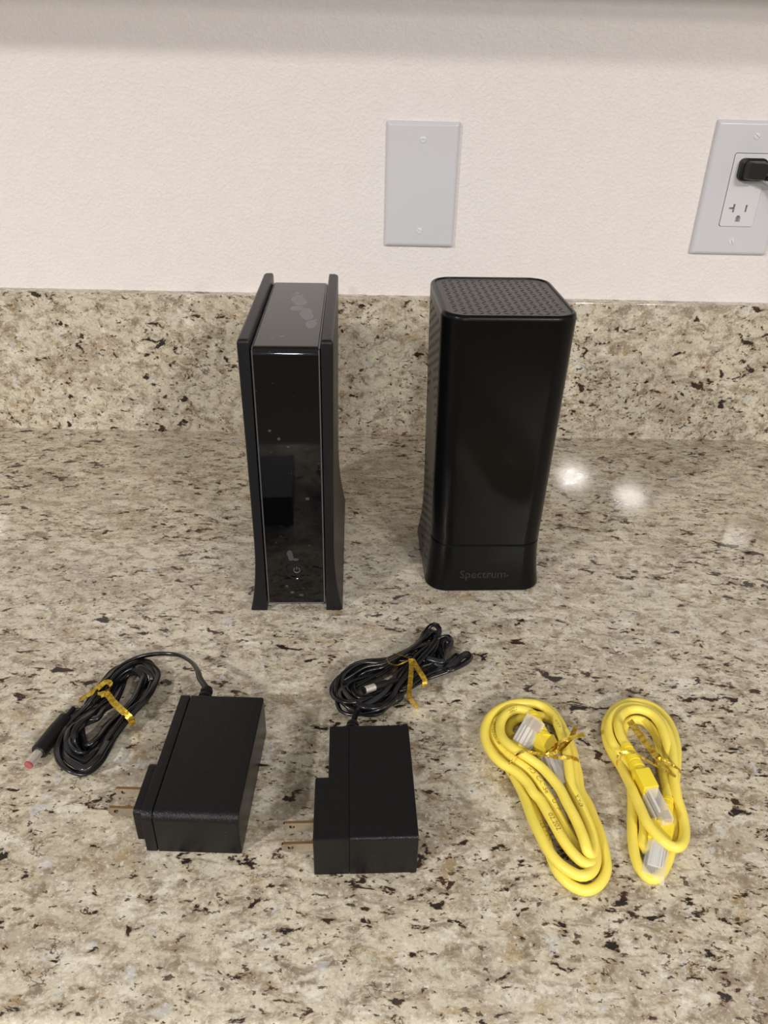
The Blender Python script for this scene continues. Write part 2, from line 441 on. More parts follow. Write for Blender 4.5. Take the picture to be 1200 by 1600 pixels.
obj('pin', box(-8.0, -6.4, 0.5, 6, -3, 3.4), NICKEL, t, 0); obj('pin', box(4.6, 6.2, 0.5, 6, -3, 3.4), NICKEL, t, 0)

# ------------------------------------------------------------------ modem: glossy core between two flared side panels
MODX, MODY = -75.6, -340.5
t = tag(empty('modem', (MODX, MODY, 0), 0.026), 'tall slim black modem with glossy front and flared side panels on the counter', 'modem')
MH, MD = 216.5, 173.4
def flare(z):
    if z > 70: return 29.4 + 1.35 * ((z - 70) / 146) ** 1.3
    k = (70 - z) / 70
    return 29.4 + 6.3 * k ** 2.6
def panel(s):
    R = []
    def ring(z, ins=0.0):
        o = flare(z) - ins; i = 22.9 + ins * 0.5; y0, y1 = ins, MD - ins; c = 1.6
        P = [(i, y0), (o - c, y0), (o - c * 0.3, y0 + c * 0.3), (o, y0 + c)]
        P += [(o, y0 + c + (y1 - y0 - 2 * c) * k / 6) for k in range(1, 6)]
        P += [(o, y1 - c), (o - c * 0.3, y1 - c * 0.3), (o - c, y1), (i, y1)]
        P = [(s * x, y, z) for x, y in P]
        return P if s > 0 else P[::-1]
    R.append(ring(0, 0.6)); R.append(ring(0.8, 0))
    for k in range(1, 40): R.append(ring(0.8 + (MH - 3.2) * k / 39))
    R += [ring(MH - 1.6, 0.25), ring(MH - 0.7, 0.8), ring(MH, 1.9)]
    return loft(R)
for s in (-1, 1):
    p = obj('side_panel', panel(s), PANEL, t, 30)
def uprof(hw, y0, y1, z0, z1, r, ins=0):
    pts = [(y0, z0), (y0, z1 - r)] + [(y0 + r - r * math.cos(PI / 2 * k / 8), z1 - r + r * math.sin(PI / 2 * k / 8)) for k in range(1, 9)] + [(y1, z1), (y1, z0)]
    return loft([[(-hw, y, z) for y, z in pts], [(hw, y, z) for y, z in pts]])
GF = smudged('glossy_black_front', (0.002, 0.002, 0.0024), 0.045,
             [(-3.5, 52.5, 2.2, 3.2), (-2.8, 49, 2.0, 2.6), (0.5, 47.6, 3.0, 1.0), (-7, 23, 1.2, .9), (-3, 17, 1.6, 1.0), (4, 14.5, 1.7, 1.0), (11, 100, 1.5, 1.2), (-13, 153, 1.1, .9), (-7, 147, 1.1, 1.1), (-1, 141, .9, .8)], ('X', 'Z'), 0.13, 0.10)
GT = smudged('glossy_black_top', (0.006, 0.006, 0.006), 0.12,
             [(0.5, 117, 5, 11), (3.5, 107, 5, 8), (1.5, 92, 5, 7), (9, 80, 4.6, 13), (11, 72, 4, 9), (14, 54, 3.8, 10), (-1, 134, 2, 3), (3.2, 126, 1.6, 3), (17, 63, 1.4, 2.2), (14.5, 115, 1.5, 1.2), (-18, 47, 1.6, 1.3), (-16, 70, 1, 1.5), (-4, 26, 1.8, 1), (-10, 21, 1, 1)], ('X', 'Y'), 0.36, 0.12)
obj('core', box(-20.8, 20.8, 4, 166.0, 6, 208.5), INNER, t, 0)
obj('front_panel', uprof(20.9, 1.0, 6.5, 7.5, 210.6, 5.0), GF, t, 30)
obj('top_panel', box(-20.9, 20.9, 6.6, 165.5, 208.6, 210.6, 0.4), GT, t, 30)
for s in (-1, 1):
    b = box(s * 21.5 - 0.45, s * 21.5 + 0.45, 1.6, 4.0, 7.5, 209.0)
    box(s * 21.5 - 0.45, s * 21.5 + 0.45, 4.0, 165.5, 208.8, 210.0, 0, 2, b)
    obj('edge_trim', b, TRIM, t, 0)
obj('bottom_trim', box(-20.9, 20.9, 1.0, 3.0, 6.4, 7.5), TRIM, t, 0)
b = bmesh.new(); b.verts.ensure_lookup_table()
for s in (-1, 1):
    for k in range(42): box(s * 22.4 - 0.55, s * 22.4 + 0.55, 7 + k * 3.8, 8.6 + k * 3.8, 196, 209.2, 0, 2, b)
tag(obj('vent_comb', b, RUBBER, t, 0), kind='stuff')
m = Matrix.Translation((1.2, 1.0, 38.1)) @ Matrix.Rotation(PI / 2, 4, 'X')
bt = obj('power_button', lathe([(8.6, -0.5), (8.6, 0.15), (8.2, 0.35), (7.8, 0.3), (7.6, 0.05), (0.6, 0.05)], 40, None, m.copy()), GF, t, 20)
b = lathe([(5.6, 0.0), (5.6, 0.28), (5.2, 0.28), (5.2, 0.0)], 36, None, m.copy(), False)
obj('button_ring', b, SATIN, bt, 30)
b = bmesh.new()
C = [Vector((2.3 * math.cos(a), 2.3 * math.sin(a), 0.2)) for a in [math.radians(125 + 290 * k / 20) for k in range(21)]]
merge(b, tube(C, 0.32, 6), m.copy()); merge(b, tube([Vector((0, 0.8, 0.2)), Vector((0, 3.2, 0.2))], 0.32, 6), m.copy())
obj('power_symbol', b, TRIM, bt)

# ------------------------------------------------------------------ router: rounded square tower, perforated top and sides, flared foot
RX, RY, RYAW = 71.6, -258.0, math.radians(2.2)
t = tag(empty('wifi_router', (RX, RY, 0), RYAW), 'black rounded-square tower router with perforated top and embossed lettering at its foot', 'router')
RH = 226.0
def rhalf(z):
    a = 43.6 + 3.2 * max(0.0, (z - 45) / 181) if z > 45 else 43.6 + 3.6 * ((45 - z) / 45) ** 2.2
    return a, a + 6.8
CR = 17.0
def rring(z, ins=0.0, r=CR, n=9):
    a, d = rhalf(z); a -= ins; d -= ins; r = max(r - ins, 2)
    P = []
    for sx, sy, a0 in ((1, -1, -PI / 2), (1, 1, 0), (-1, 1, PI / 2), (-1, -1, PI)):
        for k in range(n + 1):
            an = a0 + PI / 2 * k / n; P.append((sx * (a - r) + r * math.cos(an), sy * (d - r) + r * math.sin(an), z))
    return P
SKIP = (9, 29)                                       # the flat of the right and of the left side
def zs(z0, z1, n): return [z0 + (z1 - z0) * k / n for k in range(n + 1)]
SEAM = 41.8
foot = [rring(0, 1.2), rring(0.9, 0.2)] + [rring(z) for z in zs(1.6, SEAM - 0.7, 14)] + [rring(SEAM - 0.1, 0.7)]
obj('foot', loft(foot, None, True, True, SKIP), SHELL, t, 30)
body = [rring(SEAM + 0.5, 0.7)] + [rring(z) for z in zs(SEAM + 1.1, RH - 3.2, 30)]
rim = [rring(RH - 3.2), rring(RH - 1.9, 0.25), rring(RH - 0.9, 0.8), rring(RH - 0.2, 1.7), rring(RH, 2.6), rring(RH - 0.1, 3.3), rring(RH - 1.4, 3.9)]
obj('shell', loft(rim, loft(body, None, True, False, SKIP), False, False), SHELL, t, 30)
obj('inner_rim', loft([rring(SEAM - 0.6, 1.3), rring(SEAM + 1.0, 1.3)]), INNER, t, 30)
def cells(f, u0, u1, nu, v0, v1, nv, size, depth_dir, depth, tri=False, solid=None):
    """panel of cells, each with a real slanted slot through it"""
    b = bmesh.new()
    for i in range(nu):
        for j in range(nv):
            a0 = u0 + (u1 - u0) * i / nu; a1 = u0 + (u1 - u0) * (i + 1) / nu
            c0 = v0 + (v1 - v0) * j / nv; c1 = v0 + (v1 - v0) * (j + 1) / nv
            O = [f(a0, c0), f(a1, c0), f(a1, c1), f(a0, c1)]
            ca, cc = (a0 + a1) / 2, (c0 + c1) / 2; k = size((ca - u0) / (u1 - u0), (cc - v0) / (v1 - v0))
            ov = [b.verts.new(p) for p in O]
            if k <= 0.05: b.faces.new(ov); continue
            du, dv = (a1 - a0) / 2 * k, (c1 - c0) / 2 * k
            if tri:                                  # staggered upright holes
                if (i + j) % 2: b.faces.new(ov); continue
                I = [(ca - du * .75, cc - dv), (ca + du * .75, cc - dv), (ca + du * .75, cc + dv), (ca - du * .75, cc + dv)]
            elif (i + j) % 2: I = [(ca - du * .7, cc - dv * .9), (ca + du * .3, cc - dv * .22), (ca + du * .7, cc + dv * .9), (ca - du * .3, cc + dv * .22)]
            else: I = [(ca - du * .3, cc - dv * .22), (ca + du * .7, cc - dv * .9), (ca + du * .3, cc + dv * .22), (ca - du * .7, cc + dv * .9)]
            iv = [b.verts.new(f(*p)) for p in I]
            wv = [b.verts.new(Vector(f(*p)) + Vector(depth_dir) * depth) for p in I]
            for q in range(4):
                r_ = (q + 1) % 4
                b.faces.new((ov[q], ov[r_], iv[r_], iv[q])); b.faces.new((iv[q], iv[r_], wv[r_], wv[q]))
    bmesh.ops.remove_doubles(b, verts=b.verts, dist=1e-4)
    bmesh.ops.recalc_face_normals(b, faces=b.faces)
    return b
TZ = RH - 1.0
ta, td = rhalf(RH); ta -= 3.9; td -= 3.9; tr = CR - 3.9
uu, vv = ta - 3.4, td - 3.4
def inside(u, v):                                    # leave the rounded corners of the top unperforated
    x, y = abs(u * 2 - 1) * uu, abs(v * 2 - 1) * vv
    cx, cy = uu - 11, vv - 11
    return 0.0 if x > cx and y > cy and math.hypot(x - cx, y - cy) > 9.5 else 1.0
b = cells(lambda u, v: (u, v, TZ), -uu, uu, 14, -vv, vv, 17, inside, (0, 0, -1), 1.6)
# margin between the perforated field and the rounded rim
rimr = [(x, y, TZ) for x, y, z in rring(RH, 3.9)]
n = len(rimr)
inn = [(max(-uu, min(uu, x)), max(-vv, min(vv, y)), TZ) for x, y, z in rimr]
mb = bmesh.new(); A = [mb.verts.new(p) for p in rimr]; B = [mb.verts.new(p) for p in inn]
for i in range(n):
    j = (i + 1) % n
    try: mb.faces.new((A[i], A[j], B[j], B[i]))
    except ValueError: pass
merge(b, mb)
bmesh.ops.remove_doubles(b, verts=b.verts, dist=1e-4); bmesh.ops.recalc_face_normals(b, faces=b.faces)
tag(obj('top_grille', b, GRILLE, t, 0), 'grey-black perforated top grille', kind='stuff')
obj('grille_backing', loft([[(x, y, TZ - 3) for x, y, z in rimr], [(x, y, TZ - 1.7) for x, y, z in rimr]]), INNER, t, 0)
for s in (-1, 1):
    def f(y, z): a, d = rhalf(z); return (s * a, y * (d - CR) , z)
    def sz(u, v):
        z = 1.6 + (RH - 4.8) * v
        if z < 9: return 0.0
        y = abs(u - 0.5) * 2
        if 74 + 26 * y < z < 168 - 42 * y or z > RH - 9: return 0.0
        return 0.9
    tag(obj('side_grille', cells(f, -1, 1, 9, 1.6, RH - 3.2, 62, sz, (-s, 0, 0), 1.3, True), GRILLE, t, 0), 'perforated side vent', kind='stuff')
    R = []
    for z in zs(2, RH - 6, 24):
        a, d = rhalf(z); x0, x1, y = s * (a - 1.4), s * (a - 3), d - CR + 1
        R.append([(x0, -y, z), (x0, y, z), (x1, y, z), (x1, -y, z)])
    obj('grille_backing', loft(R), INNER, t, 30)
# raised lettering on the foot, wrapped on the flared front
def onfoot(bm, z0, out):
    for v in bm.verts:
        z = z0 + v.co.y
        _, d = rhalf(z)
        v.co = Vector((v.co.x, -d - out - v.co.z, z))
    return bm
b = text_bm('Spectrum', 9.6, 0.4)
xs = [v.co.x for v in b.verts]; sc_ = 37.0 / (max(xs) - min(xs)); x0 = min(xs)
for v in b.verts: v.co.x = (v.co.x - x0) * sc_ - 20.6
prism([(17.2, 0.3), (19.4, 1.6), (17.2, 2.9)], -0.22, 0.22, b)
tag(obj('lettering', onfoot(b, 12.6, 0.2), SATIN, t, 0), 'raised black lettering')

# ------------------------------------------------------------------ power adapters
def ribs(r0, n, L):
    P = [(r0, 0)]
    for k in range(n):
        z = L * k / n; P += [(r0, z), (r0, z + L / n * .55), (r0 * .78, z + L / n * .6), (r0 * .78, z + L / n * .98)]
        r0 *= 0.95
    P.append((r0 * .7, L)); return P
def prong(parent, x0, x1, y, z0, z1, th=1.5):
    """flat blade lying along x with a round hole near its tip"""
    c = 2.0
    o = obj('prong', prism([(x1, z0), (x0 + c, z0), (x0, z0 + c), (x0, z1 - c * .4), (x0 + c * .4, z1), (x1, z1)], y - th / 2, y + th / 2, None, Matrix(((1, 0, 0, 0), (0, 0, 1, 0), (0, 1, 0, 0), (0, 0, 0, 1)))), NICKEL, None, 0)
    hb = lathe([(1.55, -3), (1.55, 3)], 16, None, Matrix.Translation((x0 + 4.6, y, (z0 + z1) / 2 + 0.5)) @ Matrix.Rotation(PI / 2, 4, 'X'))
    bmesh.ops.recalc_face_normals(hb, faces=hb.faces)
    bm = bmesh.new(); bm.from_mesh(o.data); bmesh.ops.recalc_face_normals(bm, faces=bm.faces); bm.to_mesh(o.data); bm.free()
    cut(o, [hb])
    o.parent = parent
    obj('prong_edge', box(x0 + 1, x1, y - th / 2, y + th / 2, z1, z1 + 0.25), BROWN_METAL, o, 0)
def fillet_box(x0, x1, y0, y1, z0, z1, small, edges):
    """box with every edge softened and some given a larger radius: edges = [(test, radius)]"""
    b = bmesh.new(); bmesh.ops.create_cube(b, size=1)
    for v in b.verts: v.co = Vector((x0 if v.co.x < 0 else x1, y0 if v.co.y < 0 else y1, z0 if v.co.z < 0 else z1))
    for test, r in edges:
        es = [e for e in b.edges if test((e.verts[0].co + e.verts[1].co) / 2, (e.verts[0].co - e.verts[1].co).normalized())]
        if es: bmesh.ops.bevel(b, geom=es, offset=r, segments=5, profile=0.5, affect='EDGES')
    es = [e for e in b.edges if len(e.link_faces) == 2 and e.calc_face_angle() > 0.9]
    if small: bmesh.ops.bevel(b, geom=es, offset=small, segments=2, profile=0.5, affect='EDGES')
    return b
eq = lambda a, b: abs(a - b) < 0.02
# adapter with the rounded front edge
A1 = (-137.662, -551.14); A1W, A1D, A1H = 51.8, 87.8, 30.0
a1 = tag(empty('power_adapter', (A1[0], A1[1], 0), -0.027), 'black wall power adapter with a rounded front edge and coiled cord with pink-tipped plug', 'power adapter', 'power adapters on the counter')
ex = [(lambda c, d: abs(d.x) > .9 and eq(c.y, 0) and eq(c.z, A1H), 5.0)]
obj('cover', fillet_box(0, 6.2, 0, A1D, 0, A1H, 0.8, ex), ADAPT, a1, 30)
ex2 = ex + [(lambda c, d: abs(d.z) > .9 and eq(c.x, A1W), 1.5)]
obj('body', fillet_box(6.45, A1W, 0, A1D, 0, A1H, 0.8, ex2), ADAPT, a1, 30)
obj('inner_rim', box(5.8, 6.9, 0.9, A1D - 0.9, 0.9, A1H - 1.6), INNER, a1, 0)
obj('plug_boss', fillet_box(-5.6, 0.0, 4.5, 38.0, 3.5, 26.5, 0.7, [(lambda c, d: abs(d.x) > .9 and eq(c.z, 26.5), 3.0)]), ADAPT, a1, 30)
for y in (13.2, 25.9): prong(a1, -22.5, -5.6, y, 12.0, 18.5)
SR1 = Vector((13.5, A1D, 24.2))
obj('strain_relief', lathe(ribs(4.3, 3, 11), 20, None, align(SR1, (0.04, 1, 0.1))), RUBBER, a1, 40)
# adapter with the stepped side
A2 = (-38.755, -564.311); A2W, A2D, A2H = 47.1, 77.0, 29.4
a2 = tag(empty('power_adapter', (A2[0], A2[1], 0), 0.038), 'black wall power adapter with square edges, stepped side and tangled cord', 'power adapter', 'power adapters on the counter')
BW = 7.3
L = [(-BW, 0), (11.2, 0), (11.2, A2D), (0, A2D), (0, 39.5), (-BW, 39.5)]
b = prism(L, 0, A2H); bmesh.ops.recalc_face_normals(b, faces=b.faces)
bmesh.ops.bevel(b, geom=[e for e in b.edges if not all(eq(v.co.x, 11.2) for v in e.verts)], offset=0.8, segments=2, profile=0.5, affect='EDGES')
obj('cover', b, ADAPT, a2, 30)
ex = [(lambda c, d: abs(d.x) > .9 and eq(c.y, 0) and eq(c.z, A2H), 1.6)]
obj('body', fillet_box(11.45, A2W, 0, A2D, 0, A2H, 0.6, ex), ADAPT, a2, 30)
obj('inner_rim', box(10.8, 11.9, 0.7, A2D - 0.7, 0.7, A2H - 0.8), INNER, a2, 0)
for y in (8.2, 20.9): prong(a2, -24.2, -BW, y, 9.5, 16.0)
SR2 = Vector((12.5, A2D, 23.0))
obj('strain_relief', lathe(ribs(4.2, 3, 9.0), 20, None, align(SR2, (0.2, 1, -0.02))), RUBBER, a2, 40)
def to_local(e, pts):
    bpy.context.view_layer.update()
    m = (Matrix.Translation(e.location / MM) @ e.rotation_euler.to_matrix().to_4x4()).inverted()
    return [m @ Vector(p) for p in pts]
def world_of(e, p): return Matrix.Translation(e.location / MM) @ e.rotation_euler.to_matrix().to_4x4() @ Vector(p)
def dc_plug(parent, p0, p1, z0, z1, r, tip, tipr, pink):
    """barrel plug: moulded sleeve from p0 to p1 then a metal tip"""
    A, B = to_local(parent, [at(*p0, z0), at(*p1, z1)]); d = B - A; Ln = d.length
    o = obj('dc_plug', lathe([(1.6, -9), (1.9, -1), (r * .88, 0), (r * .92, Ln * .2), (r, Ln * .35), (r, Ln - .6), (r * .9, Ln)], 20, None, align(A, d)), RUBBER, parent, 40)
    obj('barrel', lathe([(tipr, Ln), (tipr, Ln + tip * .86), (tipr * .8, Ln + tip * .86)], 20, None, align(A, d)), BARREL, o, 40)
    obj('insulator', lathe([(tipr * .97, Ln + tip * .86), (tipr * .97, Ln + tip * .97), (tipr * .6, Ln + tip)], 20, None, align(A, d)), PINK if pink else INNER, o, 40)
def c7(x, y): return (30 + x / 7.5, 1100 + y / 7.5)
def c8(x, y): return (100 + x / 5.217, 1010 + y / 5.217)
# --- cord of the first adapter: long oval coil
OUT = [(234, 1030), (251, 1048), (251, 1064), (234, 1090), (215, 1117), (196, 1146), (177, 1175), (157, 1201), (131, 1218), (110, 1213), (91, 1196), (87, 1175), (94, 1146), (107, 1127), (131, 1106), (145, 1088), (159, 1068), (177, 1048), (200, 1035), (219, 1030)]
INN = [(215, 1046), (226, 1056), (225, 1066), (211, 1090), (188, 1114), (165, 1133), (154, 1152), (143, 1164), (135, 1168), (128, 1162), (122, 1150), (121, 1143), (125, 1133), (133, 1126), (145, 1117), (157, 1102), (170, 1088), (184, 1068), (195, 1055), (205, 1048)]
def loops(OUT, INN, seq, z_of, start, jit, rnd):
    n = len(OUT); pts = []; k = start; tot = int(len(seq) * n)
    for i in range(tot):
        f = i / n; a = int(f); b_ = min(a + 1, len(seq) - 1); s = seq[a] + (seq[b_] - seq[a]) * (f - a)
        j = (start - i) % n
        u = OUT[j][0] * s + INN[j][0] * (1 - s); v = OUT[j][1] * s + INN[j][1] * (1 - s)
        pts.append((u + rnd.uniform(-jit, jit), v + rnd.uniform(-jit, jit), z_of(s, f, j)))
    return pts
rnd = random.Random(3)
pre = [world_of(a1, SR1 + Vector((0.4, 10.3, 1.0)))] + [at(*c8(x, y), z) for x, y, z in ((1108, 260, 23), (1090, 200, 19), (1035, 125, 13), (930, 72, 9), (790, 60, 8), (650, 78, 8), (530, 122, 8), (440, 180, 8), (375, 250, 8))]
seq = [0.95, 0.1, 0.6, -0.45, 0.45, 0.8, -0.3, 1.0, 0.5, 0.1, 0.9, -0.55, 0.7, 0.3]
main = loops(OUT, INN, seq, lambda s, f, j: 2.0 + 8.5 * (1 - f / 14) * (0.55 + 0.45 * math.sin(f * 2.4 + j * 0.9)) + 1.2 * math.sin(j * 1.3 + f * 5) ** 2, 16, 2.3, rnd)
post = [at(*c8(260, 480), 6), at(*c8(140, 560), 7), at(*c7(640, 100), 6)]
C = catmull(to_local(a1, pre + [at(*p) for p in main] + [at(130, 1108, 4), at(118, 1114, 4), at(109, 1117, 4)]), 2.0)
obj('cord', twin(C, 1.22, 0.9, 0.4), CORD, a1, 50)
dc_plug(a1, c7(545, 165), c7(225, 570), 5.2, 5.0, 4.9, 10.5, 2.8, True)
# --- cord of the second adapter: tangle pinched in the middle
def c5(x, y): return (510 + x / 10, 970 + y / 10)
def c6(x, y): return (620 + x / 10, 965 + y / 10)
LT = [[c5(860, 650), c5(560, 655), c5(380, 740), c5(260, 860), c5(225, 1000), c5(290, 1130), c5(430, 1260), c5(620, 1345), c5(820, 1340), c5(1000, 1220)],
      [c5(900, 660), c5(600, 720), c5(380, 850), c5(190, 970), c5(125, 1090), c5(170, 1210), c5(330, 1270), c5(560, 1240), c5(800, 1130), c5(1050, 1010)],
      [c5(850, 720), c5(640, 770), c5(500, 850), c5(430, 970), c5(425, 1090), c5(500, 1180), c5(680, 1190), c5(850, 1120), c5(1000, 1060), c5(1150, 1000)],
      [c5(950, 700), c5(700, 860), c5(420, 990), c5(230, 1080), c5(200, 1180), c5(330, 1330), c5(560, 1430), c5(760, 1420), c5(960, 1310), c5(1120, 1200)],
      [c5(880, 620), c5(620, 640), c5(430, 700), c5(300, 800), c5(180, 950), c5(165, 1250), c5(220, 1400), c5(400, 1470), c5(680, 1430), c5(1000, 1300)],
      [c5(900, 780), c5(640, 880), c5(400, 960), c5(320, 1040), c5(400, 1150), c5(560, 1290), c5(760, 1270), c5(900, 1190), c5(1000, 1130), c5(1120, 1090)]]
RT = [[c6(60, 1010), c6(330, 700), c6(530, 480), c6(640, 300), c6(660, 170), c6(580, 105), c6(490, 160), c6(400, 330), c6(200, 500)],
      [c6(60, 880), c6(330, 560), c6(520, 420), c6(680, 310), c6(800, 290), c6(855, 370), c6(790, 500), c6(720, 680), c6(500, 640), c6(180, 560)],
      [c6(80, 1130), c6(400, 920), c6(700, 800), c6(830, 820), c6(1000, 740), c6(1140, 620), c6(1110, 560), c6(960, 640), c6(780, 770), c6(690, 600), c6(560, 420), c6(250, 480)],
      [c6(80, 1180), c6(450, 960), c6(760, 850), c6(950, 780), c6(1120, 680), c6(1150, 600), c6(1040, 600), c6(860, 760), c6(560, 720), c6(200, 620)],
      [c6(100, 1080), c6(360, 800), c6(560, 560), c6(640, 400), c6(640, 250), c6(560, 240), c6(450, 330), c6(180, 520)],
      [c6(60, 960), c6(350, 770), c6(640, 660), c6(760, 560), c6(840, 420), c6(740, 330), c6(690, 440), c6(700, 600), c6(480, 680), c6(200, 660)]]
pts = []
rz = random.Random(11)
for i in range(11):
    hz = 10.5 - 0.8 * i; jl = 0 if i < 6 else 3.0
    Ls, Rs = LT[i % 6 if i < 6 else (i * 2 + 1) % 6], RT[i % 6 if i < 6 else (i * 5 + 2) % 6]
    ox, oy = rz.uniform(-jl, jl) * 1.6, rz.uniform(-jl, jl)
    for k, p in enumerate(Ls): pts.append(at(p[0] + ox + rz.uniform(-jl, jl), p[1] + oy + rz.uniform(-jl, jl) * .6, max(2.2, hz + 2.2 * math.sin(k * 1.1 + i))))
    for k, p in enumerate(Rs):
        apex = math.sin(PI * (k + .5) / len(Rs))
        sh = 1 - (0.18 if i > 5 else 0) * apex
        u_, v_ = 640 + (p[0] - 640) * sh, 1032 + (p[1] - 1032) * sh
        pts.append(at(u_ + rz.uniform(-jl, jl) * .7, v_ + rz.uniform(-jl, jl) * .6, max(2.2, hz + 1.0 + (5.5 if i in (0, 1) else 1.5) * apex + 1.5 * math.sin(k * 1.7 + i))))
head = [world_of(a2, SR2 + Vector((1.9, 8.8, -0.2))), at(*c5(480, 1420), 12), at(*c5(560, 1340), 11), at(*c5(720, 1260), 11), at(*c5(900, 1120), 12), at(*c5(1020, 960), 13), at(*c5(1130, 820), 12), at(*c6(300, 640), 12)]
tail = [at(*c5(1150, 780), 8), at(*c5(1090, 890), 11), at(*c5(1000, 950), 13.5)]
C = catmull(to_local(a2, head + [at(*c6(180, 560), 11)] + pts + tail), 2.0)
obj('cord', twin(C, 1.12, 0.9, 1.1), CORD, a2, 50)
dc_plug(a2, c5(940, 975), c5(750, 1035), 14.0, 15.5, 2.9, 9.0, 2.45, False)

# ------------------------------------------------------------------ yellow network cables
def c1(x, y): return (745 + x / 7.5, 1085 + y / 7.5)
def c2(x, y): return (800 + x / 7.5, 1240 + y / 7.5)
def c3(x, y): return (930 + x / 7.5, 1085 + y / 7.5)
def c4(x, y): return (930 + x / 7.5, 1235 + y / 7.5)
YR = 2.95
def trace(f, L): return [at(*f(x, y), z) for x, y, z in L]
def connector(parent, pts, roll=0.0, up=(0, 0, 1), Lb=21, Lh=11.5, Lp=21.5, show_wires=True):
    """ribbed boot, square hood, clear plug with latch and contacts, laid along pts[0] -> pts[1] (world mm)"""
    A, B = to_local(parent, pts); d = (B - A).normalized()
    m = align(A, d, Vector(up)) @ Matrix.Rotation(roll, 4, 'Z')
    P = [(YR + .25, 0)]; z = 0; r = 3.4
    for k in range(4):
        P += [(r, z + .2), (r + .15, z + Lb * .14), (r - .55, z + Lb * .15), (r - .5, z + Lb * .2)]; z += Lb * .2; r += .35
    P += [(r, z + .2), (r + .9, Lb - 1), (r + .9, Lb)]
    c = obj('connector', lathe(P, 24, None, m.copy()), YBOOT, parent, 40)
    obj('hood', merge(None, box(-6.3, 6.3, -4.6, 4.6, Lb - 2, Lb + Lh, 1.0), m.copy()), YBOOT, c, 35)
    z0 = Lb + Lh + .1
    b = box(-5.85, 5.85, -3.6, 3.2, z0, z0 + Lp, 0.5)
    obj('plug_body', merge(None, b, m.copy()), CLEAR, c, 30)
    obj('latch', merge(None, box(-3.1, 3.1, 4.2, 5.2, z0 + .6, z0 + Lp - 4, 0.3), m.copy()), CLEAR, c, 30)
    if show_wires:
        for k in range(8):
            x = -3.57 + k * 1.02
            obj('wire', merge(None, box(x - .38, x + .38, 0.9, 1.7, z0 + .5, z0 + Lp - 7), m.copy()), WIRE[(k * 3) % 4 if k % 2 else 1], c, 0)
            obj('contact', merge(None, box(x - .2, x + .2, -3.3, 0.6, z0 + Lp - 7, z0 + Lp - 1), m.copy()), CONTACT, c, 0)
    return c
def ink(bm, C, s0, string, size, ang, flip=1):
    """letters wrapped on a cord: s0 = start distance along it, ang = angle from the frame normal"""
    T, N = frames(C); dist = [0]
    for a, b_ in zip(C, C[1:]): dist.append(dist[-1] + (b_ - a).length)
    tb = text_bm(string, size); xs = [v.co.x for v in tb.verts]; x0 = min(xs) if flip > 0 else max(xs)
    for v in tb.verts:
        s = s0 + flip * (v.co.x - x0)
        i = max(0, min(len(C) - 2, next((k for k, q in enumerate(dist) if q > s), len(C) - 1) - 1))
        k = (s - dist[i]) / max(dist[i + 1] - dist[i], 1e-6)
        c = C[i].lerp(C[i + 1], k); tt = T[i].lerp(T[i + 1], k).normalized(); up = Vector((0, -0.45, 0.9)); up = (up - tt * up.dot(tt)).normalized()
        bn = up.cross(tt)
        a = ang + flip * (v.co.y - size * .35) / YR
        v.co = c + (up * math.cos(a) + bn * math.sin(a)) * (YR + 0.05)
    merge(bm, tb)
# --- long cable
e = tag(empty('network_cable', at(850, 1240, 0)), 'longer yellow network cable with more loops, both clear plugs at its tied end', 'network cable', 'coiled yellow network cables')
W = trace(c1, [(700, 330, 11), (645, 222, 11), (560, 182, 11), (460, 176, 11), (372, 210, 11), (298, 292, 11), (274, 400, 11), (303, 510, 12), (392, 602, 13.5), (505, 680, 14.5), (632, 760, 14.5), (762, 858, 14), (880, 985, 14), (975, 1110, 14)])
W += trace(c2, [(640, 100, 14), (715, 240, 14), (795, 410, 13.5), (850, 560, 13), (882, 670, 11.5), (918, 725, 9), (955, 670, 8), (950, 530, 8.5), (905, 370, 9), (830, 190, 9.5), (760, 40, 10)])
W += trace(c1, [(1110, 1080, 10.5), (1085, 900, 11.5), (1065, 750, 12), (1035, 600, 12), (995, 480, 12), (950, 360, 11), (885, 240, 9.5), (795, 155, 8.6), (690, 112, 8.4), (560, 100, 8.4), (410, 112, 8.4), (265, 172, 8.4), (155, 262, 8.4), (100, 370, 8.4), (92, 480, 8.4), (118, 580, 8.4), (178, 690, 8.6), (282, 800, 9), (390, 865, 9.5), (480, 925, 10), (590, 1035, 10), (670, 1160, 10)])
W += trace(c2, [(320, 60, 10), (405, 200, 10), (500, 370, 10), (600, 545, 10), (715, 700, 9.5), (828, 805, 9), (905, 830, 8.4), (955, 770, 6.5), (965, 650, 5), (930, 480, 5), (870, 300, 5), (800, 100, 5)])
W += trace(c1, [(1160, 1090, 5), (1135, 900, 6), (1120, 720, 7), (1085, 590, 7), (1035, 470, 6), (975, 330, 5), (890, 210, 4), (800, 140, 3.4), (680, 105, 3), (560, 115, 3), (420, 140, 4), (310, 195, 5.2), (215, 285, 5.6), (180, 390, 5.6), (203, 510, 6), (280, 620, 7), (400, 730, 8.2), (490, 800, 9), (580, 865, 9), (665, 945, 9), (745, 1050, 9), (820, 1180, 8.5)])
W += trace(c2, [(470, 100, 8), (540, 240, 7), (620, 400, 6.6), (690, 530, 6), (760, 640, 5), (830, 725, 4), (890, 745, 3), (920, 680, 3), (880, 540, 3), (810, 390, 3), (735, 230, 3), (690, 50, 3)])
W += trace(c1, [(1060, 1060, 3), (1060, 850, 3), (1080, 700, 3), (1060, 560, 3), (1000, 400, 3), (890, 230, 3), (750, 135, 3), (600, 115, 3), (430, 160, 3), (285, 235, 3), (180, 340, 3), (150, 450, 3), (180, 590, 3), (270, 720, 3), (370, 840, 3), (435, 960, 3), (515, 1110, 4)])
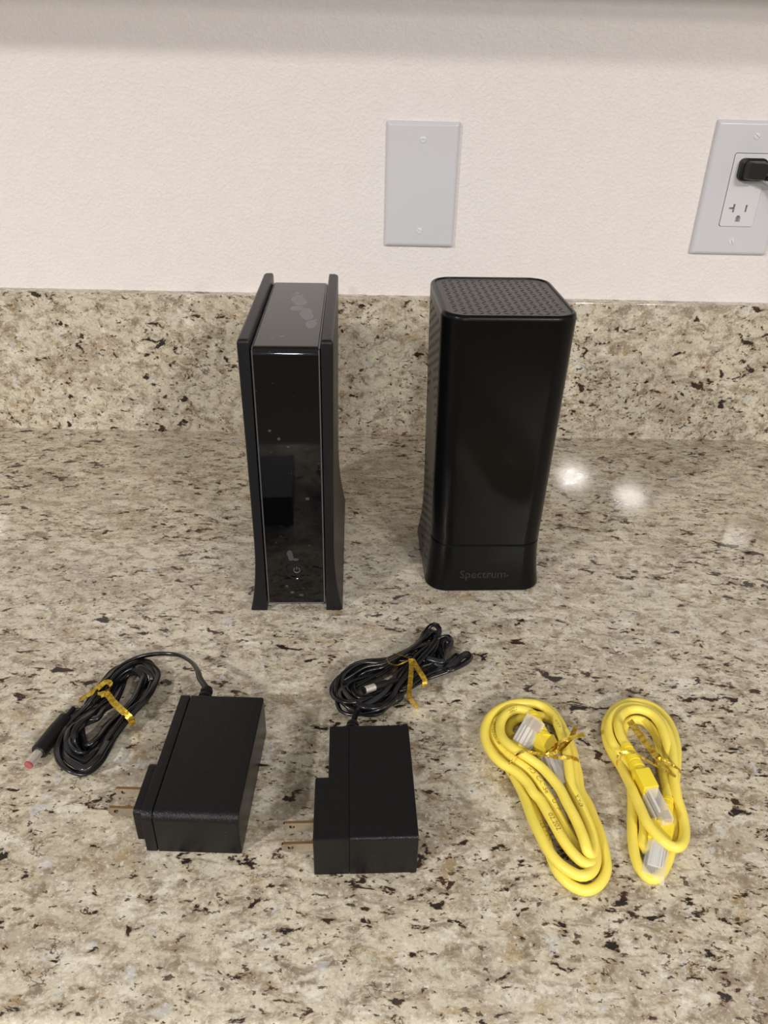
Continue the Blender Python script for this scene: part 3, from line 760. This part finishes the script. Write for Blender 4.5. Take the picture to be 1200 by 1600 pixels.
W += trace(c2, [(150, 60, 5), (232, 280, 7), (325, 480, 8.2), (435, 680, 8.4), (550, 815, 8.4), (680, 910, 8.4), (800, 962, 8.4), (895, 945, 8), (965, 865, 7), (985, 750, 6), (965, 600, 6), (925, 450, 5.5), (870, 300, 5), (815, 120, 4)])
W += trace(c1, [(1180, 1150, 3.5), (1170, 950, 3), (1140, 740, 3), (1090, 570, 3), (1000, 390, 3), (880, 225, 3), (740, 125, 3), (580, 105, 3), (420, 130, 3), (270, 210, 3), (165, 320, 3), (130, 440, 3), (165, 600, 3), (260, 735, 3), (360, 850, 3), (450, 980, 3), (560, 1130, 3)])
W += trace(c2, [(235, 120, 3), (310, 300, 3), (380, 490, 3), (465, 760, 3), (530, 905, 3), (620, 1015, 3), (735, 1098, 3), (850, 1135, 3), (975, 1100, 3), (1065, 1005, 3), (1105, 880, 3), (1090, 720, 3), (1055, 560, 3), (1015, 420, 3), (960, 290, 3), (890, 120, 3)])
W += trace(c1, [(1215, 1130, 3), (1185, 930, 3), (1140, 760, 4), (1100, 600, 5), (1040, 460, 6), (940, 330, 6), (780, 260, 5), (600, 250, 4), (450, 300, 3), (380, 370, 3), (372, 450, 3.2), (420, 510, 4)])
Cw = catmull(W, 1.8)
CA = to_local(e, Cw)
cord = obj('cord', tube(CA, YR, 12), YEL, e, 60)
dd = [0]
for a_, b_ in zip(CA, CA[1:]): dd.append(dd[-1] + (b_ - a_).length)
def s_near(C, p):
    k = min(range(len(C)), key=lambda i: (C[i] - p).length); return k
for (fn, x, y, z, s, sz_, ang, fl) in ((c1, 470, 176, 11, '120ZV', 3.4, 0.1, -1), (c2, 440, 250, 10, '02.2021', 4.2, 0.1, 1), (c1, 620, 900, 9, 'HD  CAT.5e', 3.8, 0.15, 1), (c2, 470, 110, 8, 'UTP', 4.0, 0.3, 1), (c2, 320, 320, 3, 'VERIFIED', 3.6, 0.2, 1), (c2, 850, 200, 9, '4PAIR', 3.2, 0.2, 1), (c1, 190, 340, 5.6, 'VERIFIED CAT.5e', 3.0, 0.1, 1), (c1, 905, 440, 12, 'AWM', 3.2, 0.2, 1)):
    p = to_local(e, [at(*fn(x, y), z)])[0]; k = s_near(CA, p)
    ib = bmesh.new()
    ink(ib, CA, dd[k], s, sz_, ang, fl)
    tag(obj('printed_marking', ib, INK, cord, 0), kind='stuff')
connector(e, trace(c1, [(650, 225, 12), (880, 760, 9)]), math.radians(165), (0.1, 0, 1))
# the other plug sits tipped up in the mouth of the coil
connector(e, trace(c1, [(405, 800, 2.5), (590, 470, 14)]), math.radians(200), (0.4, -0.5, 0.8), 6, 6, 19)
# --- short cable
e2 = tag(empty('network_cable', at(1010, 1240, 0)), 'shorter yellow network cable in a loose oval coil, clear plug in its open loop', 'network cable', 'coiled yellow network cables')
W = trace(c4, [(850, 110, 6.5)]) + trace(c3, [(850, 1150, 6), (815, 1000, 5), (790, 880, 4), (772, 700, 4), (735, 530, 4), (665, 400, 4), (565, 315, 4), (450, 295, 3.8), (360, 340, 3.4), (325, 430, 3), (330, 560, 3), (365, 720, 3), (405, 900, 3), (425, 1080, 3)])
W += trace(c4, [(435, 150, 3), (432, 400, 3), (442, 620, 3), (482, 820, 3), (552, 955, 3), (642, 1035, 3), (725, 1022, 3), (803, 915, 3), (862, 780, 3), (902, 580, 3), (932, 400, 3), (940, 250, 3), (930, 50, 3)])
W += trace(c3, [(935, 1020, 3), (950, 850, 3), (955, 650, 3), (915, 450, 3), (835, 290, 3), (708, 165, 3), (550, 100, 3), (400, 92, 3), (262, 145, 3), (155, 272, 3), (120, 420, 3), (142, 560, 3), (200, 690, 3.5), (290, 830, 5), (355, 950, 6.5), (420, 1080, 8)])
W += trace(c4, [(462, 60, 9), (535, 220, 9.5), (605, 370, 10), (700, 495, 10), (825, 612, 10), (925, 668, 9.6), (1000, 645, 8.6), (1042, 560, 7), (1045, 430, 6), (1015, 260, 6.5), (965, 100, 7.5)])
W += trace(c3, [(935, 1050, 8.4), (915, 900, 8.8), (918, 760, 8.8), (900, 600, 8.6), (850, 440, 8), (770, 310, 7.6), (650, 200, 7.4), (500, 140, 7.4), (340, 150, 7.4), (230, 220, 7.4), (165, 330, 7.4), (160, 450, 7.4), (205, 570, 7.6), (300, 700, 7), (385, 860, 5), (450, 1040, 3.5)])
W += trace(c4, [(500, 150, 3), (560, 330, 3), (572, 480, 3), (552, 610, 3), (575, 690, 3), (650, 640, 3), (730, 470, 3), (800, 300, 3), (830, 100, 3)])
W += trace(c3, [(850, 1050, 3), (858, 850, 5), (855, 650, 8), (815, 480, 9.4), (750, 330, 9.6), (650, 225, 9.8), (520, 175, 10), (400, 185, 10), (305, 250, 10), (268, 350, 10), (290, 470, 10), (360, 600, 10)])
C2 = to_local(e2, catmull(W, 1.8))
cord2 = obj('cord', tube(C2, YR, 12), YEL, e2, 60)
connector(e2, trace(c3, [(360, 600, 10.5), (640, 1150, 10)]), math.radians(95), (0, 0, 1), 24, 12, 21)
connector(e2, trace(c4, [(853, 95, 6.5), (725, 760, 4.5)]), math.radians(10), (0, 0, 1))

# ------------------------------------------------------------------ gold twist ties
def tie(label, parts, ref):
    t = tag(empty('twist_tie', at(*ref, 0)), label, 'twist tie', 'gold foil twist ties')
    for nm, pts, wd, wdir in parts:
        C = catmull(to_local(t, pts), 2.2)
        o = obj(nm, ribbon(C, wd, Vector(wdir), 0.3, None, 1.6), GOLD, t, 40)
    return t
def tr(f, L): return [at(*f(x, y), z) for x, y, z in L]
tie('crumpled gold twist tie around the oval black cord coil beside the pink-tipped plug',
    [('band', tr(c8, [(300, 395, 13), (345, 385, 14), (400, 450, 14), (450, 500, 13.5), (500, 545, 12.5), (548, 595, 9), (560, 640, 4)]), 4.2, (0.8, 0.5, 0.5)),
     ('tail', tr(c8, [(120, 440, 8), (180, 405, 11), (245, 365, 13), (310, 310, 14.5), (355, 288, 16), (385, 310, 16), (372, 350, 15.5), (345, 385, 14.5)]), 3.4, (0.3, 0.9, 0.5)),
     ('tail', tr(c8, [(225, 395, 10), (270, 385, 12), (330, 392, 14)]), 2.0, (0, 0.9, 0.5))], c8(345, 385))
tie('gold twist tie with two flat hanging ends on the tangled black cord',
    [('band', tr(c6, [(-60, 560, 12), (20, 580, 16), (120, 610, 18.5), (215, 650, 20), (110, 700, 19), (0, 745, 18), (-80, 735, 17), (-160, 660, 15), (-120, 610, 13)]), 0.9, (0, 0.3, 1)),
     ('tail', tr(c6, [(220, 640, 20), (228, 720, 20), (222, 850, 19.5), (212, 1000, 19), (200, 1120, 18.5), (192, 1225, 18), (205, 1258, 17), (250, 1320, 11), (300, 1375, 3), (335, 1400, 1.5)]), 3.2, (1, 0.0, 0.1)),
     ('tail', tr(c6, [(240, 660, 20), (290, 740, 20), (345, 830, 19.5), (400, 910, 18.5), (440, 985, 17), (430, 1050, 15), (415, 1085, 12)]), 3.6, (1, 0.5, 0.1))], c6(225, 650))
tie('gold twist tie knotted around the longer yellow network cable',
    [('band', tr(c1, [(400, 960, 3), (375, 890, 9), (390, 810, 12.5), (430, 745, 14.8), (480, 700, 17), (525, 672, 17.8)]), 1.4, (0.6, 0.7, 0.3)),
     ('band', tr(c1, [(525, 672, 17.8), (580, 672, 17.4), (660, 685, 17), (740, 702, 16.6), (800, 712, 16.6), (860, 700, 16.8)]), 1.6, (0, 0.8, 0.6)),
     ('knot', tr(c1, [(780, 720, 17), (850, 655, 18), (900, 610, 18.5), (950, 570, 18.5), (930, 620, 18), (870, 660, 18), (820, 690, 18), (900, 690, 17.5), (960, 650, 18), (1010, 590, 18.5), (1050, 560, 18)]), 1.9, (0.3, 0.8, 0.5)),
     ('tail', tr(c1, [(940, 585, 18), (1010, 545, 18.5), (1090, 515, 19), (1160, 495, 19.5), (1260, 465, 20)]), 2.6, (0, 0.9, 0.6)),
     ('tail', tr(c1, [(960, 665, 17.5), (1040, 590, 18), (1100, 520, 18), (1130, 450, 19), (1160, 380, 20)]), 2.8, (0.9, 0.3, 0.2)),
     ('band', tr(c1, [(850, 715, 16.8), (920, 735, 16.8), (1000, 742, 16.6), (1080, 742, 15.5), (1150, 752, 12), (1195, 780, 6)]), 2.2, (0, 0.8, 0.6))], c1(860, 690))
tie('gold twist tie with a long folded end across the shorter yellow network cable',
    [('band', tr(c3, [(290, 880, 4), (255, 800, 8), (258, 730, 11.5), (295, 690, 13.4), (360, 676, 14), (430, 672, 14.4), (500, 705, 14), (590, 765, 12.5), (680, 815, 12), (760, 860, 12.2), (840, 905, 13), (900, 940, 13), (960, 980, 10), (975, 1010, 5)]), 1.5, (0.2, 0.8, 0.6)),
     ('band', tr(c3, [(690, 750, 13), (740, 735, 14), (790, 755, 13.6), (860, 800, 13.4), (930, 845, 13), (985, 885, 9), (1000, 915, 4)]), 1.5, (0.2, 0.8, 0.6)),
     ('knot', tr(c3, [(680, 800, 12.6), (720, 780, 14), (755, 730, 14.5), (720, 700, 14), (690, 720, 13.5), (740, 750, 14)]), 2.0, (0.5, 0.8, 0.3)),
     ('tail', tr(c3, [(715, 730, 14), (680, 675, 14.5), (620, 600, 15), (550, 510, 16), (480, 415, 17), (400, 310, 18.5)]), 4.2, (0.9, -0.2, 0.35))], c3(720, 750))
